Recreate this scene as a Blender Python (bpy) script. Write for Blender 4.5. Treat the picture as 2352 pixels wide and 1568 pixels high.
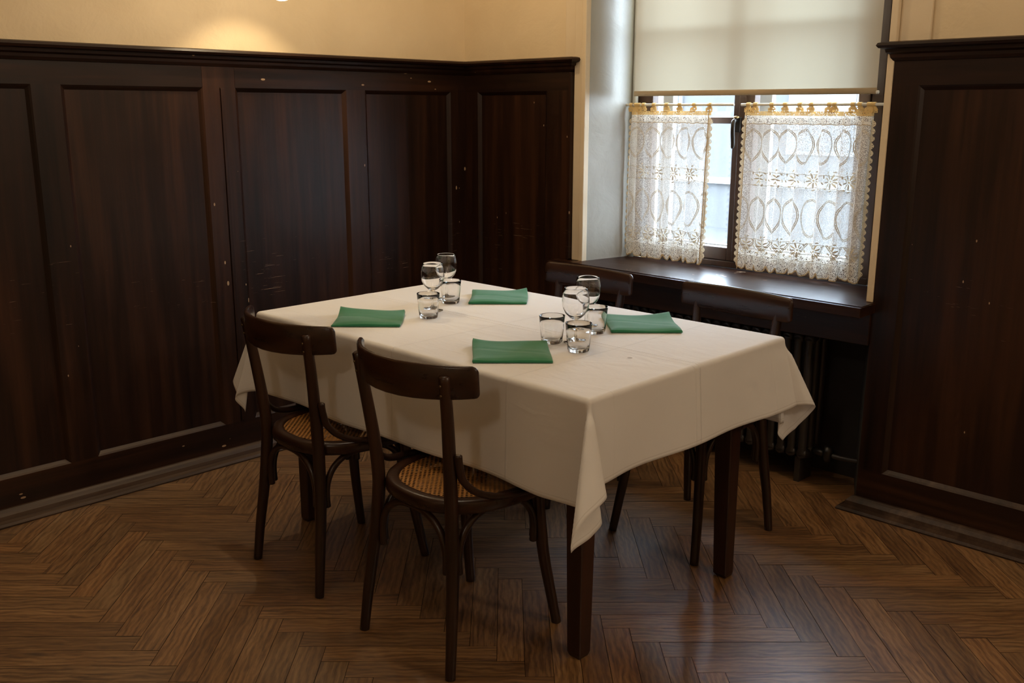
import bpy, math, random
from mathutils import Vector, Matrix
random.seed(7)
R = math.radians
PI = math.pi
for o in list(bpy.data.objects):
    bpy.data.objects.remove(o)
SC = bpy.context.scene
COL = SC.collection

# ------------------------------------------------------------------ camera
CX, CY, CZ = 3.47923, -3.24230, 1.41163
YAW, PITCH, ROLL, FPX = 0.77302, 0.23393, 0.00213, 2232.14
fw = Vector((-math.sin(YAW) * math.cos(PITCH), math.cos(YAW) * math.cos(PITCH), -math.sin(PITCH)))
rt = Vector((math.cos(YAW), math.sin(YAW), 0))
up = rt.cross(fw)
r2 = rt * math.cos(ROLL) + up * math.sin(ROLL)
u2 = -rt * math.sin(ROLL) + up * math.cos(ROLL)
cam_d = bpy.data.cameras.new('camera')
cam = bpy.data.objects.new('camera', cam_d)
COL.objects.link(cam)
cam.matrix_world = Matrix(((r2.x, u2.x, -fw.x, CX), (r2.y, u2.y, -fw.y, CY), (r2.z, u2.z, -fw.z, CZ), (0, 0, 0, 1)))
cam_d.sensor_width = 36
cam_d.lens = FPX * 36 / 2352
cam_d.clip_start = 0.02
SC.camera = cam

# ------------------------------------------------------------------ world, lights, exposure
vs = SC.view_settings
vs.view_transform = 'Standard'
vs.look = 'None'
vs.gamma = 1
vs.use_curve_mapping = False
vs.exposure = 0.15
W = bpy.data.worlds.new('world')
SC.world = W
W.use_nodes = True
bg = W.node_tree.nodes['Background']
bg.inputs[0].default_value = (0.70, 0.83, 1.0, 1)
bg.inputs[1].default_value = 38.0


def add_light(name, kind, loc, energy, color, size=0.1, target=None, **kw):
    d = bpy.data.lights.new(name, kind)
    d.energy = energy
    d.color = color
    if kind == 'AREA':
        d.shape = 'RECTANGLE'
        d.size, d.size_y = size
    else:
        d.shadow_soft_size = size
    for k, v in kw.items():
        if k != 'portal':
            setattr(d, k, v)
    o = bpy.data.objects.new(name, d)
    COL.objects.link(o)
    o.location = loc
    if target is not None:
        o.rotation_euler = (Vector(target) - Vector(loc)).to_track_quat('-Z', 'Y').to_euler()
    return o


portal = add_light('window_portal', 'AREA', (1.35, 0.50, 1.60), 1, (1, 1, 1), (1.2, 1.75), (1.35, 0.0, 1.60))
portal.data.cycles.is_portal = True
WARM = (1.0, 0.85, 0.67)
add_light('spot_lamp_light', 'SPOT', (0.30, -1.17, 2.10), 16, (1.0, 0.80, 0.51), 0.012, (0.30, -1.17, 0), spot_size=R(90), spot_blend=0.35)
add_light('room_lamp_light_a', 'POINT', (4.40, -.95, 2.20), 38, WARM, 0.12)
add_light('room_lamp_light_b', 'POINT', (1.45, -1.55, 2.55), 15, WARM, 0.14)
add_light('room_lamp_light_d', 'POINT', (.75, -.80, 2.45), 12.5, (1.0, 0.76, 0.46), 0.06)
add_light('room_lamp_light_c', 'POINT', (3.00, -4.20, 2.60), 20, WARM, 0.14)

# ------------------------------------------------------------------ helpers


def tag(o, label=None, cat=None, group=None, kind=None):
    if label: o['label'] = label
    if cat: o['category'] = cat
    if group: o['group'] = group
    if kind: o['kind'] = kind
    return o


def empty(name, loc, rz=0.0):
    o = bpy.data.objects.new(name, None)
    COL.objects.link(o)
    o.location = loc
    o.rotation_euler = (0, 0, rz)
    return o


class MB:
    def __init__(s):
        s.v = []; s.f = []; s.mi = []; s.sm = []; s.uv = []; s.col = []

    def face(s, idx, mi=0, sm=False, uv=None, col=None):
        s.f.append(tuple(idx)); s.mi.append(mi); s.sm.append(sm); s.uv.append(uv); s.col.append(col)

    def box(s, a, b, mi=0):
        n = len(s.v)
        x0, y0, z0 = a; x1, y1, z1 = b
        if x0 > x1: x0, x1 = x1, x0
        if y0 > y1: y0, y1 = y1, y0
        if z0 > z1: z0, z1 = z1, z0
        s.v += [(x0, y0, z0), (x1, y0, z0), (x1, y1, z0), (x0, y1, z0), (x0, y0, z1), (x1, y0, z1), (x1, y1, z1), (x0, y1, z1)]
        for q in ((0, 3, 2, 1), (4, 5, 6, 7), (0, 1, 5, 4), (1, 2, 6, 5), (2, 3, 7, 6), (3, 0, 4, 7)):
            s.face([n + i for i in q], mi)

    def prism(s, poly, z0, z1, mi=0):
        n = len(s.v); k = len(poly)
        s.v += [(x, y, z0) for x, y in poly] + [(x, y, z1) for x, y in poly]
        s.face([n + i for i in range(k)][::-1], mi)
        s.face([n + k + i for i in range(k)], mi)
        for i in range(k):
            j = (i + 1) % k
            s.face((n + i, n + j, n + k + j, n + k + i), mi)

    def rings(s, rings, closed=True, cap0=True, cap1=True, mi=0, sm=True):
        n = len(s.v); k = len(rings[0])
        for r in rings: s.v += [tuple(p) for p in r]
        for a in range(len(rings) - 1):
            for i in range(k if closed else k - 1):
                j = (i + 1) % k
                s.face((n + a * k + i, n + a * k + j, n + (a + 1) * k + j, n + (a + 1) * k + i), mi, sm)
        if cap0: s.face([n + i for i in range(k)][::-1], mi)
        if cap1: s.face([n + (len(rings) - 1) * k + i for i in range(k)], mi)

    def tube(s, pts, rad, n=10, mi=0, ref=(0, 0, 1), asp=1.0, capround=True):
        P = [Vector(p) for p in pts]; m = len(P)
        rr = rad if isinstance(rad, (list, tuple)) else [rad] * m
        rings = []
        prev = None
        for i, p in enumerate(P):
            t = (P[min(i + 1, m - 1)] - P[max(i - 1, 0)]).normalized()
            if prev is None:
                u = t.cross(Vector(ref))
                if u.length < 1e-3: u = t.cross(Vector((1, 0, 0)))
                u.normalize()
            else:
                u = (prev - t * prev.dot(t)).normalized()
            prev = u
            w = t.cross(u)
            rings.append([p + (u * math.cos(2 * PI * k / n) + w * (asp * math.sin(2 * PI * k / n))) * rr[i] for k in range(n)])
        if capround:
            t0 = (P[0] - P[1]).normalized(); t1 = (P[-1] - P[-2]).normalized()
            c0 = P[0]; c1 = P[-1]
            rings = [[c0 + (q - c0) * .6 + t0 * rr[0] * .25 for q in rings[0]]] + rings + [[c1 + (q - c1) * .6 + t1 * rr[-1] * .25 for q in rings[-1]]]
        s.rings(rings, mi=mi)

    def lathe(s, prof, c=(0, 0, 0), n=40, mi=0, warp=None):
        rings = []
        for r, z in prof:
            ring = []
            for k in range(n):
                a = 2 * PI * k / n
                rr = r * (warp(a, z) if warp else 1)
                ring.append((c[0] + rr * math.cos(a), c[1] + rr * math.sin(a), c[2] + z))
            rings.append(ring)
        s.rings(rings, cap0=prof[0][0] > 1e-5, cap1=prof[-1][0] > 1e-5, mi=mi)

    def sweep(s, prof, path, mi=0):
        """prof: closed (d, z) list, d = outward from path; outward = right of travel; mitred"""
        m = len(path); rings = []
        for i in range(m):
            p = Vector(path[i])
            ds = []
            if i > 0: ds.append((Vector(path[i]) - Vector(path[i - 1])).normalized())
            if i < m - 1: ds.append((Vector(path[i + 1]) - Vector(path[i])).normalized())
            ns = [Vector((d.y, -d.x)) for d in ds]
            if len(ns) == 2:
                b = (ns[0] + ns[1]).normalized()
                b = b / max(.2, b.dot(ns[0]))
            else: b = ns[0]
            rings.append([(p.x + b.x * d, p.y + b.y * d, z) for d, z in prof])
        s.rings(rings, mi=mi, sm=False)

    def grid(s, fn, nu, nv, mi=0, sm=True, uvf=None):
        n = len(s.v)
        for j in range(nv + 1):
            for i in range(nu + 1):
                s.v.append(tuple(fn(i / nu, j / nv)))
        for j in range(nv):
            for i in range(nu):
                a = n + j * (nu + 1) + i
                uv = None
                if uvf: uv = [uvf(i / nu, j / nv), uvf((i + 1) / nu, j / nv), uvf((i + 1) / nu, (j + 1) / nv), uvf(i / nu, (j + 1) / nv)]
                s.face((a, a + 1, a + nu + 2, a + nu + 1), mi, sm, uv)

    def build(s, name, mats, parent=None, bevel=0, seg=2, kind=None):
        me = bpy.data.meshes.new(name)
        me.from_pydata(s.v, [], s.f)
        if not isinstance(mats, (list, tuple)): mats = [mats]
        for m in mats: me.materials.append(m)
        me.polygons.foreach_set('material_index', s.mi)
        me.polygons.foreach_set('use_smooth', s.sm)
        if any(u is not None for u in s.uv):
            L = me.uv_layers.new(name='UVMap')
            k = 0
            for fi, f in enumerate(s.f):
                u = s.uv[fi]
                for q in range(len(f)):
                    L.data[k].uv = u[q] if u else (0, 0)
                    k += 1
        if any(c is not None for c in s.col):
            A = me.color_attributes.new('tone', 'FLOAT_COLOR', 'CORNER')
            k = 0
            for fi, f in enumerate(s.f):
                c = s.col[fi] or (0.5, 0.5, 0.5, 1)
                for q in range(len(f)):
                    A.data[k].color = c
                    k += 1
        me.update()
        o = bpy.data.objects.new(name, me)
        COL.objects.link(o)
        if parent is not None: o.parent = parent
        if bevel:
            b = o.modifiers.new('bevel', 'BEVEL')
            b.width = bevel; b.segments = seg; b.limit_method = 'ANGLE'; b.angle_limit = R(40)
            b.harden_normals = False
        if kind: o['kind'] = kind
        return o


def spline(pts, n=8):
    P = [Vector(p) for p in pts]; out = []
    for i in range(len(P) - 1):
        a = P[max(i - 1, 0)]; b = P[i]; c = P[i + 1]; d = P[min(i + 2, len(P) - 1)]
        for k in range(n):
            t = k / n
            out.append(0.5 * ((2 * b) + (c - a) * t + (2 * a - 5 * b + 4 * c - d) * t * t + (-a + 3 * b - 3 * c + d) * t ** 3))
    out.append(P[-1])
    return out


def copy_tree(o, parent=None):
    c = o.copy(); COL.objects.link(c); c.parent = parent
    for ch in [x for x in COL.objects if x.parent == o]:
        copy_tree(ch, c)
    return c


# ------------------------------------------------------------------ materials


class NT:
    def __init__(s, name):
        s.m = bpy.data.materials.new(name); s.m.use_nodes = True
        s.t = s.m.node_tree; s.n = s.t.nodes; s.l = s.t.links
        s.p = s.n['Principled BSDF']; s.out = s.n['Material Output']

    def add(s, typ, **kw):
        n = s.n.new('ShaderNode' + typ)
        for k, v in kw.items():
            if k.startswith('i_'):
                key = k[2:]
                key = int(key) if key.isdigit() else key
                n.inputs[key].default_value = v
            else: setattr(n, k, v)
        return n

    def lk(s, a, ao, b, bi):
        s.l.new(a.outputs[ao], b.inputs[bi])

    def coord(s, which='Object', scale=(1, 1, 1), loc=(0, 0, 0)):
        tc = s.add('TexCoord'); mp = s.add('Mapping')
        mp.inputs['Scale'].default_value = scale; mp.inputs['Location'].default_value = loc
        s.lk(tc, which, mp, 'Vector')
        return mp

    def noise(s, vec, scale=5, detail=4, rough=.5, dist=0):
        n = s.add('TexNoise')
        n.inputs['Scale'].default_value = scale; n.inputs['Detail'].default_value = detail
        n.inputs['Roughness'].default_value = rough; n.inputs['Distortion'].default_value = dist
        if vec: s.lk(vec, 0, n, 'Vector')
        return n

    def ramp(s, src, stops, so=0):
        r = s.add('ValToRGB'); e = r.color_ramp.elements
        while len(e) < len(stops): e.new(.5)
        for i, (p, c) in enumerate(stops):
            e[i].position = p
            e[i].color = c if len(c) == 4 else (*c, 1)
        s.lk(src, so, r, 0)
        return r

    def math(s, op, a, b=None, c=None):
        n = s.add('Math', operation=op)
        for i, x in enumerate((a, b, c)):
            if x is None: continue
            if isinstance(x, (int, float)): n.inputs[i].default_value = x
            else: s.l.new(x if hasattr(x, 'is_output') else x.outputs[0], n.inputs[i])
        return n

    def mix(s, fac, a, b, blend='MIX'):
        n = s.add('Mix', data_type='RGBA', blend_type=blend)
        for sock, x in ((0, fac), (6, a), (7, b)):
            if isinstance(x, (int, float)): n.inputs[sock].default_value = x
            elif isinstance(x, tuple): n.inputs[sock].default_value = x if len(x) == 4 else (*x, 1)
            else: s.l.new(x if hasattr(x, 'is_output') else x.outputs[0], n.inputs[sock])
        return n.outputs[2]

    def bump(s, h, strength=.2, dist=.01, prev=None):
        b = s.add('Bump'); b.inputs['Strength'].default_value = strength; b.inputs['Distance'].default_value = dist
        s.l.new(h if hasattr(h, 'is_output') else h.outputs[0], b.inputs['Height'])
        if prev: s.lk(prev, 0, b, 'Normal')
        return b

    def base(s, c):
        if isinstance(c, tuple): s.p.inputs['Base Color'].default_value = c if len(c) == 4 else (*c, 1)
        else: s.l.new(c if hasattr(c, 'is_output') else c.outputs[0], s.p.inputs['Base Color'])

    def rough(s, v):
        if isinstance(v, (int, float)): s.p.inputs['Roughness'].default_value = v
        else: s.l.new(v if hasattr(v, 'is_output') else v.outputs[0], s.p.inputs['Roughness'])


def wood(name, axis='z', dark=(.0052, .0020, .0011), mid=(.0175, .0062, .0028), light=(.045, .0155, .0056), rough=.34, chips=True, scale=1.0, spec=.5):
    m = NT(name)
    sc = {'x': (1.2, 26, 26), 'y': (26, 1.2, 26), 'z': (26, 26, 1.2)}[axis]
    sc = tuple(a * scale for a in sc)
    v = m.coord('Object', sc)
    n1 = m.noise(v, 1.0, 6, .6, .25)
    sc2 = {'x': (.5, 5, 5), 'y': (5, .5, 5), 'z': (5, 5, .5)}[axis]
    v2 = m.coord('Object', sc2)
    n2 = m.noise(v2, 1.0, 3, .5, .3)
    f = m.math('ADD', m.math('MULTIPLY', n1, .55), m.math('MULTIPLY', n2, .45))
    r = m.ramp(f, [(.33, dark), (.5, mid), (.68, light)])
    col = r.outputs[0]
    if chips:
        vc = m.coord('Object', {'x': (14, 34, 34), 'y': (34, 14, 34), 'z': (34, 34, 17)}[axis])
        vo = m.add('TexVoronoi'); vo.inputs['Scale'].default_value = 1.0
        m.lk(vc, 0, vo, 'Vector')
        nn = m.noise(m.coord('Object', (3, 3, 3)), 1.0, 2, .5)
        # sparse small chips where the cell hash is high
        sep = m.add('SeparateColor'); m.lk(vo, 'Color', sep, 0)
        thr = m.math('GREATER_THAN', sep.outputs[0], .87)
        near = m.math('LESS_THAN', vo.outputs['Distance'], m.math('MULTIPLY', sep.outputs[1], .17))
        k = m.math('MULTIPLY', thr, near)
        col = m.mix(m.math('MULTIPLY', k, m.math('GREATER_THAN', nn, .47)), col, (.34, .23, .14))
        # horizontal rubbed scratches left by chair backs
        tz = m.add('TexCoord'); sz = m.add('SeparateXYZ'); m.lk(tz, 'Object', sz, 0)
        sn = m.noise(m.coord('Object', (7, 7, 330)), 1, 4, .65, .3)
        band = m.math('MULTIPLY', m.math('GREATER_THAN', sz.outputs[2], .66), m.math('LESS_THAN', sz.outputs[2], .90))
        col = m.mix(m.math('MULTIPLY', band, m.math('GREATER_THAN', m.math('ADD', sn, m.math('MULTIPLY', m.math('SUBTRACT', nn, .5), .35)), .70)), col, (.26, .18, .12))
        vk = m.add('TexVoronoi'); vk.inputs['Scale'].default_value = 1.0
        m.lk(m.coord('Object', (7, 7, 5), (3.3, 1.7, .4)), 0, vk, 'Vector')
        sk = m.add('SeparateColor'); m.lk(vk, 'Color', sk, 0)
        kk = m.math('MULTIPLY', m.math('GREATER_THAN', sk.outputs[0], .8), m.math('LESS_THAN', vk.outputs['Distance'], .055))
        col = m.mix(kk, col, (.004, .002, .001))
    m.base(col)
    rr = m.math('ADD', rough - .06, m.math('MULTIPLY', n1, .14))
    m.rough(rr)
    m.p.inputs['Specular IOR Level'].default_value = spec
    b = m.bump(n1, .12, .004)
    bb = m.noise(m.coord('Object', (9, 9, 9)), 1, 3, .5)
    b2 = m.bump(bb, .12, .01, b)
    m.lk(b2, 0, m.p, 'Normal')
    return m.m


def plain(name, c, rough=.5, metal=0, spec=.5, **kw):
    m = NT(name); m.base(c); m.rough(rough)
    m.p.inputs['Metallic'].default_value = metal
    m.p.inputs['Specular IOR Level'].default_value = spec
    for k, v in kw.items(): m.p.inputs[k].default_value = v
    return m.m


def plaster(name, c1, c2, rough=.75, bump=.25):
    m = NT(name)
    v = m.coord('Object', (1, 1, 1))
    n = m.noise(v, 2.2, 6, .6)
    n2 = m.noise(v, 26, 5, .6)
    n3 = m.noise(v, 7, 4, .6, .6)
    r = m.ramp(n, [(.3, c1), (.7, c2)])
    vo = m.add('TexVoronoi'); vo.inputs['Scale'].default_value = 13
    m.lk(v, 0, vo, 'Vector')
    sep = m.add('SeparateColor'); m.lk(vo, 'Color', sep, 0)
    k = m.math('MULTIPLY', m.math('GREATER_THAN', sep.outputs[0], .86), m.math('LESS_THAN', vo.outputs['Distance'], .035))
    m.base(m.mix(m.math('MULTIPLY', k, .75), r.outputs[0], tuple(x * .3 for x in c1)))
    m.rough(rough)
    b = m.bump(n2, bump, .004); b2 = m.bump(n3, bump * .9, .02, b)
    m.lk(b2, 0, m.p, 'Normal')
    return m.m


PD = dict(rough=.40, spec=.26)
WZ = wood('panel_wood_upright', 'z', **PD)
WX = wood('panel_wood_along_x', 'x', **PD)
WY = wood('panel_wood_along_y', 'y', **PD)
WMOLD = wood('worn_base_moulding', 'y', (.012, .006, .0035), (.032, .016, .009), (.085, .052, .032), .46, False, 1.0, .3)
WSILL = wood('sill_wood', 'x', (.010, .004, .0025), (.024, .0095, .005), (.048, .020, .010), .34, True, 1.0, .14)
WFRAME = wood('window_frame_wood', 'z', (.030, .015, .009), (.050, .027, .017), (.075, .042, .028), .42, False, 1.0, .25)
WCH = wood('chair_wood', 'z', (.010, .0045, .0025), (.022, .009, .005), (.042, .016, .0075), .30, False, 1.6, .38)
WCHX = wood('chair_back_wood', 'x', (.012, .005, .003), (.028, .011, .006), (.055, .021, .009), .28, False, 1.3, .38)
WTAB = wood('table_leg_wood', 'z', (.012, .004, .003), (.024, .008, .005), (.050, .016, .008), .33, False, 1.2)
PLAST = plaster('cream_plaster', (.62, .49, .31), (.70, .565, .37))
CASE = plaster('painted_casing', (.60, .48, .32), (.68, .56, .39), .5, .15)
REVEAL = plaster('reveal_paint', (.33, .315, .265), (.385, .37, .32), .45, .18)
CEIL = plaster('ceiling_paint', (.65, .57, .44), (.72, .64, .50), .85, .1)
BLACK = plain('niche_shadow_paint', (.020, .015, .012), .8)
IRON = plain('dark_radiator_paint', (.022, .016, .013), .45)
BRASS = plain('old_brass', (.45, .33, .16), .35, 1)
DMETAL = plain('dark_handle_metal', (.05, .045, .04), .35, .8)
SCREW = plain('screw_metal', (.16, .11, .06), .4, .8)


def mat_floor():
    m = NT('oak_herringbone')
    at = m.add('VertexColor', layer_name='tone')
    sp = m.add('SeparateColor'); m.lk(at, 0, sp, 0)
    uv = m.add('UVMap', uv_map='UVMap')
    def mp(scale):
        k = m.add('Mapping'); k.inputs['Scale'].default_value = scale
        m.lk(uv, 0, k, 0)
        return k
    g = m.noise(mp((7, 150, 1)), 1, 7, .7, .35)      # fibre
    g2 = m.noise(mp((1.6, 11, 1)), 1, 4, .6, 2.2)    # figure
    wv = m.add('TexWave', wave_type='BANDS', bands_direction='Y')
    wv.inputs['Scale'].default_value = 16; wv.inputs['Distortion'].default_value = 9; wv.inputs['Detail'].default_value = 3
    wv.inputs['Detail Scale'].default_value = 1.2
    m.lk(mp((.45, 1, 1)), 0, wv, 0)
    f = m.math('ADD', m.math('ADD', m.math('MULTIPLY', g, .50), m.math('MULTIPLY', g2, .38)), m.math('MULTIPLY', wv.outputs[1], .12))
    r = m.ramp(f, [(.34, (.080, .033, .010)), (.50, (.225, .112, .040)), (.66, (.36, .205, .088))])
    tone = m.math('ADD', .62, m.math('MULTIPLY', sp.outputs[0], .42))
    c = m.mix(1.0, r.outputs[0], tone, 'MULTIPLY')
    tint = m.mix(sp.outputs[1], (1.0, .93, .84), (1.0, 1.03, 1.05))
    c = m.mix(1.0, c, tint, 'MULTIPLY')
    # knots and dark stains
    vo = m.add('TexVoronoi'); vo.inputs['Scale'].default_value = 1
    nz = m.noise(mp((20, 20, 1)), 1, 3, .6)
    kv = m.mix(.06, mp((5, 12, 1)).outputs[0], nz.outputs['Color'])
    m.l.new(kv, vo.inputs['Vector'])
    sk = m.add('SeparateColor'); m.lk(vo, 'Color', sk, 0)
    kk = m.math('MULTIPLY', m.math('GREATER_THAN', sk.outputs[0], .86), m.math('SUBTRACT', 1, m.math('MULTIPLY', vo.outputs['Distance'], 5)))
    kk = m.math('MAXIMUM', kk, 0.0)
    c = m.mix(m.math('MULTIPLY', kk, .85), c, (.02, .010, .006))
    # thin dark fibres / cracks
    cr = m.noise(mp((16, 420, 1)), 1, 4, .65, .5)
    crf = m.ramp(cr, [(.37, (1, 1, 1)), (.45, (0, 0, 0))])
    c = m.mix(m.math('MULTIPLY', crf.outputs[0], .55), c, (.035, .017, .008))
    m.base(c)
    rr = m.math('ADD', .38, m.math('MULTIPLY', g, .20))
    m.p.inputs['Specular IOR Level'].default_value = .9
    m.p.inputs['Coat Weight'].default_value = .85; m.p.inputs['Coat Roughness'].default_value = .27
    m.rough(rr)
    b = m.bump(f, .22, .003); b2 = m.bump(crf.outputs[0], -.2, .002, b)
    m.lk(b2, 0, m.p, 'Normal')
    return m.m


def mat_cloth():
    m = NT('white_table_linen')
    uv = m.add('UVMap', uv_map='UVMap')
    sp = m.add('SeparateXYZ'); m.lk(uv, 0, sp, 0)
    U, V = sp.outputs[0], sp.outputs[1]
    h = None
    # pressed fold lines: (axis, position, width, height)
    nzb = m.noise(uv, 3.0, 3, .5)
    wob = m.math('MULTIPLY', m.math('SUBTRACT', nzb, .5), .012)
    for ax, pos, wd, hh in ((V, 0.0, .0035, 1.0), (V, -.022, .004, .5), (U, 0.0, .0035, .8), (U, .4525, .003, .7), (U, -.4525, .003, .5), (V, .35, .003, .3), (V, -.36, .003, .25)):
        d = m.math('ABSOLUTE', m.math('SUBTRACT', m.math('ADD', ax, wob) if hh == .5 else ax, pos))
        g = m.math('SUBTRACT', 1, m.math('MINIMUM', m.math('DIVIDE', d, wd), 1.0))
        g = m.math('MULTIPLY', m.math('SMOOTH_MIN', g, 1.0, .2), hh)
        h = g if h is None else m.math('ADD', h, g)
    mp = m.add('Mapping'); mp.inputs['Scale'].default_value = (3.0, 9.0, 1); mp.inputs['Rotation'].default_value = (0, 0, .15)
    m.lk(uv, 0, mp, 0)
    wr = m.noise(mp, 1, 3, .5, .8)
    rid = m.math('SUBTRACT', 1, m.math('MULTIPLY', m.math('ABSOLUTE', m.math('SUBTRACT', wr, .5)), 9))
    rid = m.math('MAXIMUM', rid, 0)
    msk = m.noise(uv, 2.6, 2, .5)
    mk = m.ramp(msk, [(.5, (0, 0, 0)), (.68, (1, 1, 1))])
    h = m.math('ADD', h, m.math('MULTIPLY', m.math('MULTIPLY', rid, mk.outputs[0]), .55))
    soft = m.noise(uv, 9, 4, .5)
    b1 = m.bump(h, .55, .004)
    b2 = m.bump(soft, .30, .012, b1)
    # weave
    wv = m.noise(uv, 900, 2, .5)
    b3 = m.bump(wv, .12, .001, b2)
    m.lk(b3, 0, m.p, 'Normal')
    # hem seam, slightly darker thread line
    hu, hv = 1.423 / 2 + .222, .895 / 2 + .277
    du = m.math('ABSOLUTE', m.math('SUBTRACT', m.math('ABSOLUTE', U), hu - .018))
    dv = m.math('ABSOLUTE', m.math('SUBTRACT', m.math('ABSOLUTE', V), hv - .018))
    seam = m.math('LESS_THAN', m.math('MINIMUM', du, dv), .0012)
    c = m.mix(m.math('MULTIPLY', seam, .35), (.79, .775, .765), (.45, .41, .37))
    # one small stain
    sd = m.add('VectorMath', operation='DISTANCE'); m.lk(uv, 0, sd, 0); sd.inputs[1].default_value = (.545, -.075, 0)
    st = m.math('LESS_THAN', sd.outputs['Value'], .007)
    c = m.mix(m.math('MULTIPLY', st, .7), c, (.20, .14, .12))
    m.base(c); m.rough(.85)
    m.p.inputs['Specular IOR Level'].default_value = .2
    m.p.inputs['Sheen Weight'].default_value = .15
    tr = m.add('BsdfTranslucent'); tr.inputs[0].default_value = (.80, .76, .72, 1)
    mx = m.add('MixShader'); mx.inputs[0].default_value = .18
    m.lk(m.p, 0, mx, 1); m.lk(tr, 0, mx, 2); m.lk(mx, 0, m.out, 0)
    return m.m


def mat_napkin():
    m = NT('green_napkin_linen')
    v = m.coord('Object', (1, 1, 1))
    n = m.noise(v, 700, 2, .5); n2 = m.noise(v, 25, 3, .5)
    m.base(m.mix(n2, (.022, .150, .070), (.032, .195, .095)))
    m.rough(.9); m.p.inputs['Specular IOR Level'].default_value = .15
    m.p.inputs['Sheen Weight'].default_value = .3
    b = m.bump(n, .35, .0012)
    mp = m.coord('Object', (5, 22, 5)); w = m.noise(mp, 1, 2, .5, .8)
    b2 = m.bump(w, .22, .006, b)
    m.lk(b2, 0, m.p, 'Normal')
    return m.m


def mat_glass(name='clear_glass', tint=(1.0, 1.0, 1.0)):
    m = NT(name)
    g = m.add('BsdfGlass'); g.inputs['Roughness'].default_value = 0.0; g.inputs['IOR'].default_value = 1.45
    g.inputs['Color'].default_value = (*tint, 1)
    m.lk(g, 0, m.out, 0)
    return m.m


def mat_pane():
    m = NT('window_pane_glass')
    t = m.add('BsdfTransparent'); t.inputs[0].default_value = (.95, .97, .97, 1)
    g = m.add('BsdfGlossy'); g.inputs['Roughness'].default_value = .01
    lw = m.add('LayerWeight'); lw.inputs[0].default_value = .5
    fr = m.math('ADD', .03, m.math('MULTIPLY', m.math('POWER', lw.outputs['Facing'], 5.0), .9))
    mx = m.add('MixShader'); m.lk(fr, 0, mx, 0); m.lk(t, 0, mx, 1); m.lk(g, 0, mx, 2); m.lk(mx, 0, m.out, 0)
    return m.m


def mat_blind():
    m = NT('roller_blind_fabric')
    v = m.coord('Object', (1, 1, 1))
    n = m.noise(v, 260, 3, .6); n2 = m.noise(m.coord('Object', (60, 60, 900)), 1, 2, .5)
    d = m.add('BsdfDiffuse'); d.inputs[0].default_value = (.44, .37, .26, 1)
    t = m.add('BsdfTranslucent')
    c = m.mix(m.math('ADD', m.math('MULTIPLY', n, .5), m.math('MULTIPLY', n2, .5)), (.50, .46, .34), (.62, .57, .43))
    m.l.new(c, t.inputs[0])
    mx = m.add('MixShader'); mx.inputs[0].default_value = .115
    m.lk(d, 0, mx, 1); m.lk(t, 0, mx, 2); m.lk(mx, 0, m.out, 0)
    return m.m


def mat_lace(name, col, dens, scale, trans=.55, sy=1.0):
    """woven thread with real see-through holes"""
    m = NT(name)
    uv = m.add('UVMap', uv_map='UVMap')
    mp = m.add('Mapping'); mp.inputs['Scale'].default_value = (1, sy, 1); m.lk(uv, 0, mp, 0)
    vo = m.add('TexVoronoi'); vo.feature = 'DISTANCE_TO_EDGE'; vo.inputs['Scale'].default_value = scale
    m.lk(mp, 0, vo, 'Vector')
    nn = m.noise(mp, scale * .35, 3, .6)
    thr = m.math('MULTIPLY', m.math('ADD', nn, dens), .2)
    solid = m.math('LESS_THAN', vo.outputs['Distance'], thr)
    d = m.add('BsdfDiffuse'); d.inputs[0].default_value = (*col, 1)
    t = m.add('BsdfTranslucent'); t.inputs[0].default_value = (*col, 1)
    mx = m.add('MixShader'); mx.inputs[0].default_value = trans
    m.lk(d, 0, mx, 1); m.lk(t, 0, mx, 2)
    tp = m.add('BsdfTransparent')
    m2 = m.add('MixShader'); m.lk(solid, 0, m2, 0); m.lk(tp, 0, m2, 1); m.lk(mx, 0, m2, 2)
    m.lk(m2, 0, m.out, 0)
    return m.m


def mat_thread(name, col, trans=.4):
    m = NT(name)
    d = m.add('BsdfDiffuse'); d.inputs[0].default_value = (*col, 1)
    t = m.add('BsdfTranslucent'); t.inputs[0].default_value = (*col, 1)
    mx = m.add('MixShader'); mx.inputs[0].default_value = trans
    m.lk(d, 0, mx, 1); m.lk(t, 0, mx, 2); m.lk(mx, 0, m.out, 0)
    return m.m


def mat_cane():
    m = NT('woven_cane')
    tc = m.add('TexCoord'); sp = m.add('SeparateXYZ'); m.lk(tc, 'Object', sp, 0)
    P = .0135
    # staggered round holes
    def hole(ox, oy):
        fx = m.math('SUBTRACT', m.math('FRACT', m.math('ADD', m.math('DIVIDE', sp.outputs[0], P * 1.25), ox)), .5)
        fy = m.math('SUBTRACT', m.math('FRACT', m.math('ADD', m.math('DIVIDE', sp.outputs[1], P * 1.25), oy)), .5)
        r2 = m.math('ADD', m.math('MULTIPLY', fx, fx), m.math('MULTIPLY', fy, fy))
        return m.math('LESS_THAN', r2, .048)
    hl = m.math('MAXIMUM', hole(0, 0), hole(.5, .5))
    n = m.noise(m.coord('Object', (160, 160, 160)), 1, 3, .6)
    n2 = m.noise(m.coord('Object', (14, 14, 14)), 1, 3, .6)
    c = m.mix(n2, m.mix(n, (.30, .125, .025), (.60, .30, .08)), m.mix(n, (.22, .085, .018), (.46, .22, .06)))
    m.base(c); m.rough(.4)
    m.lk(m.bump(n, .5, .002), 0, m.p, 'Normal')
    tp = m.add('BsdfTransparent')
    mx = m.add('MixShader'); m.lk(hl, 0, mx, 0); m.lk(m.p, 0, mx, 1); m.lk(tp, 0, mx, 2); m.lk(mx, 0, m.out, 0)
    return m.m


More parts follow.
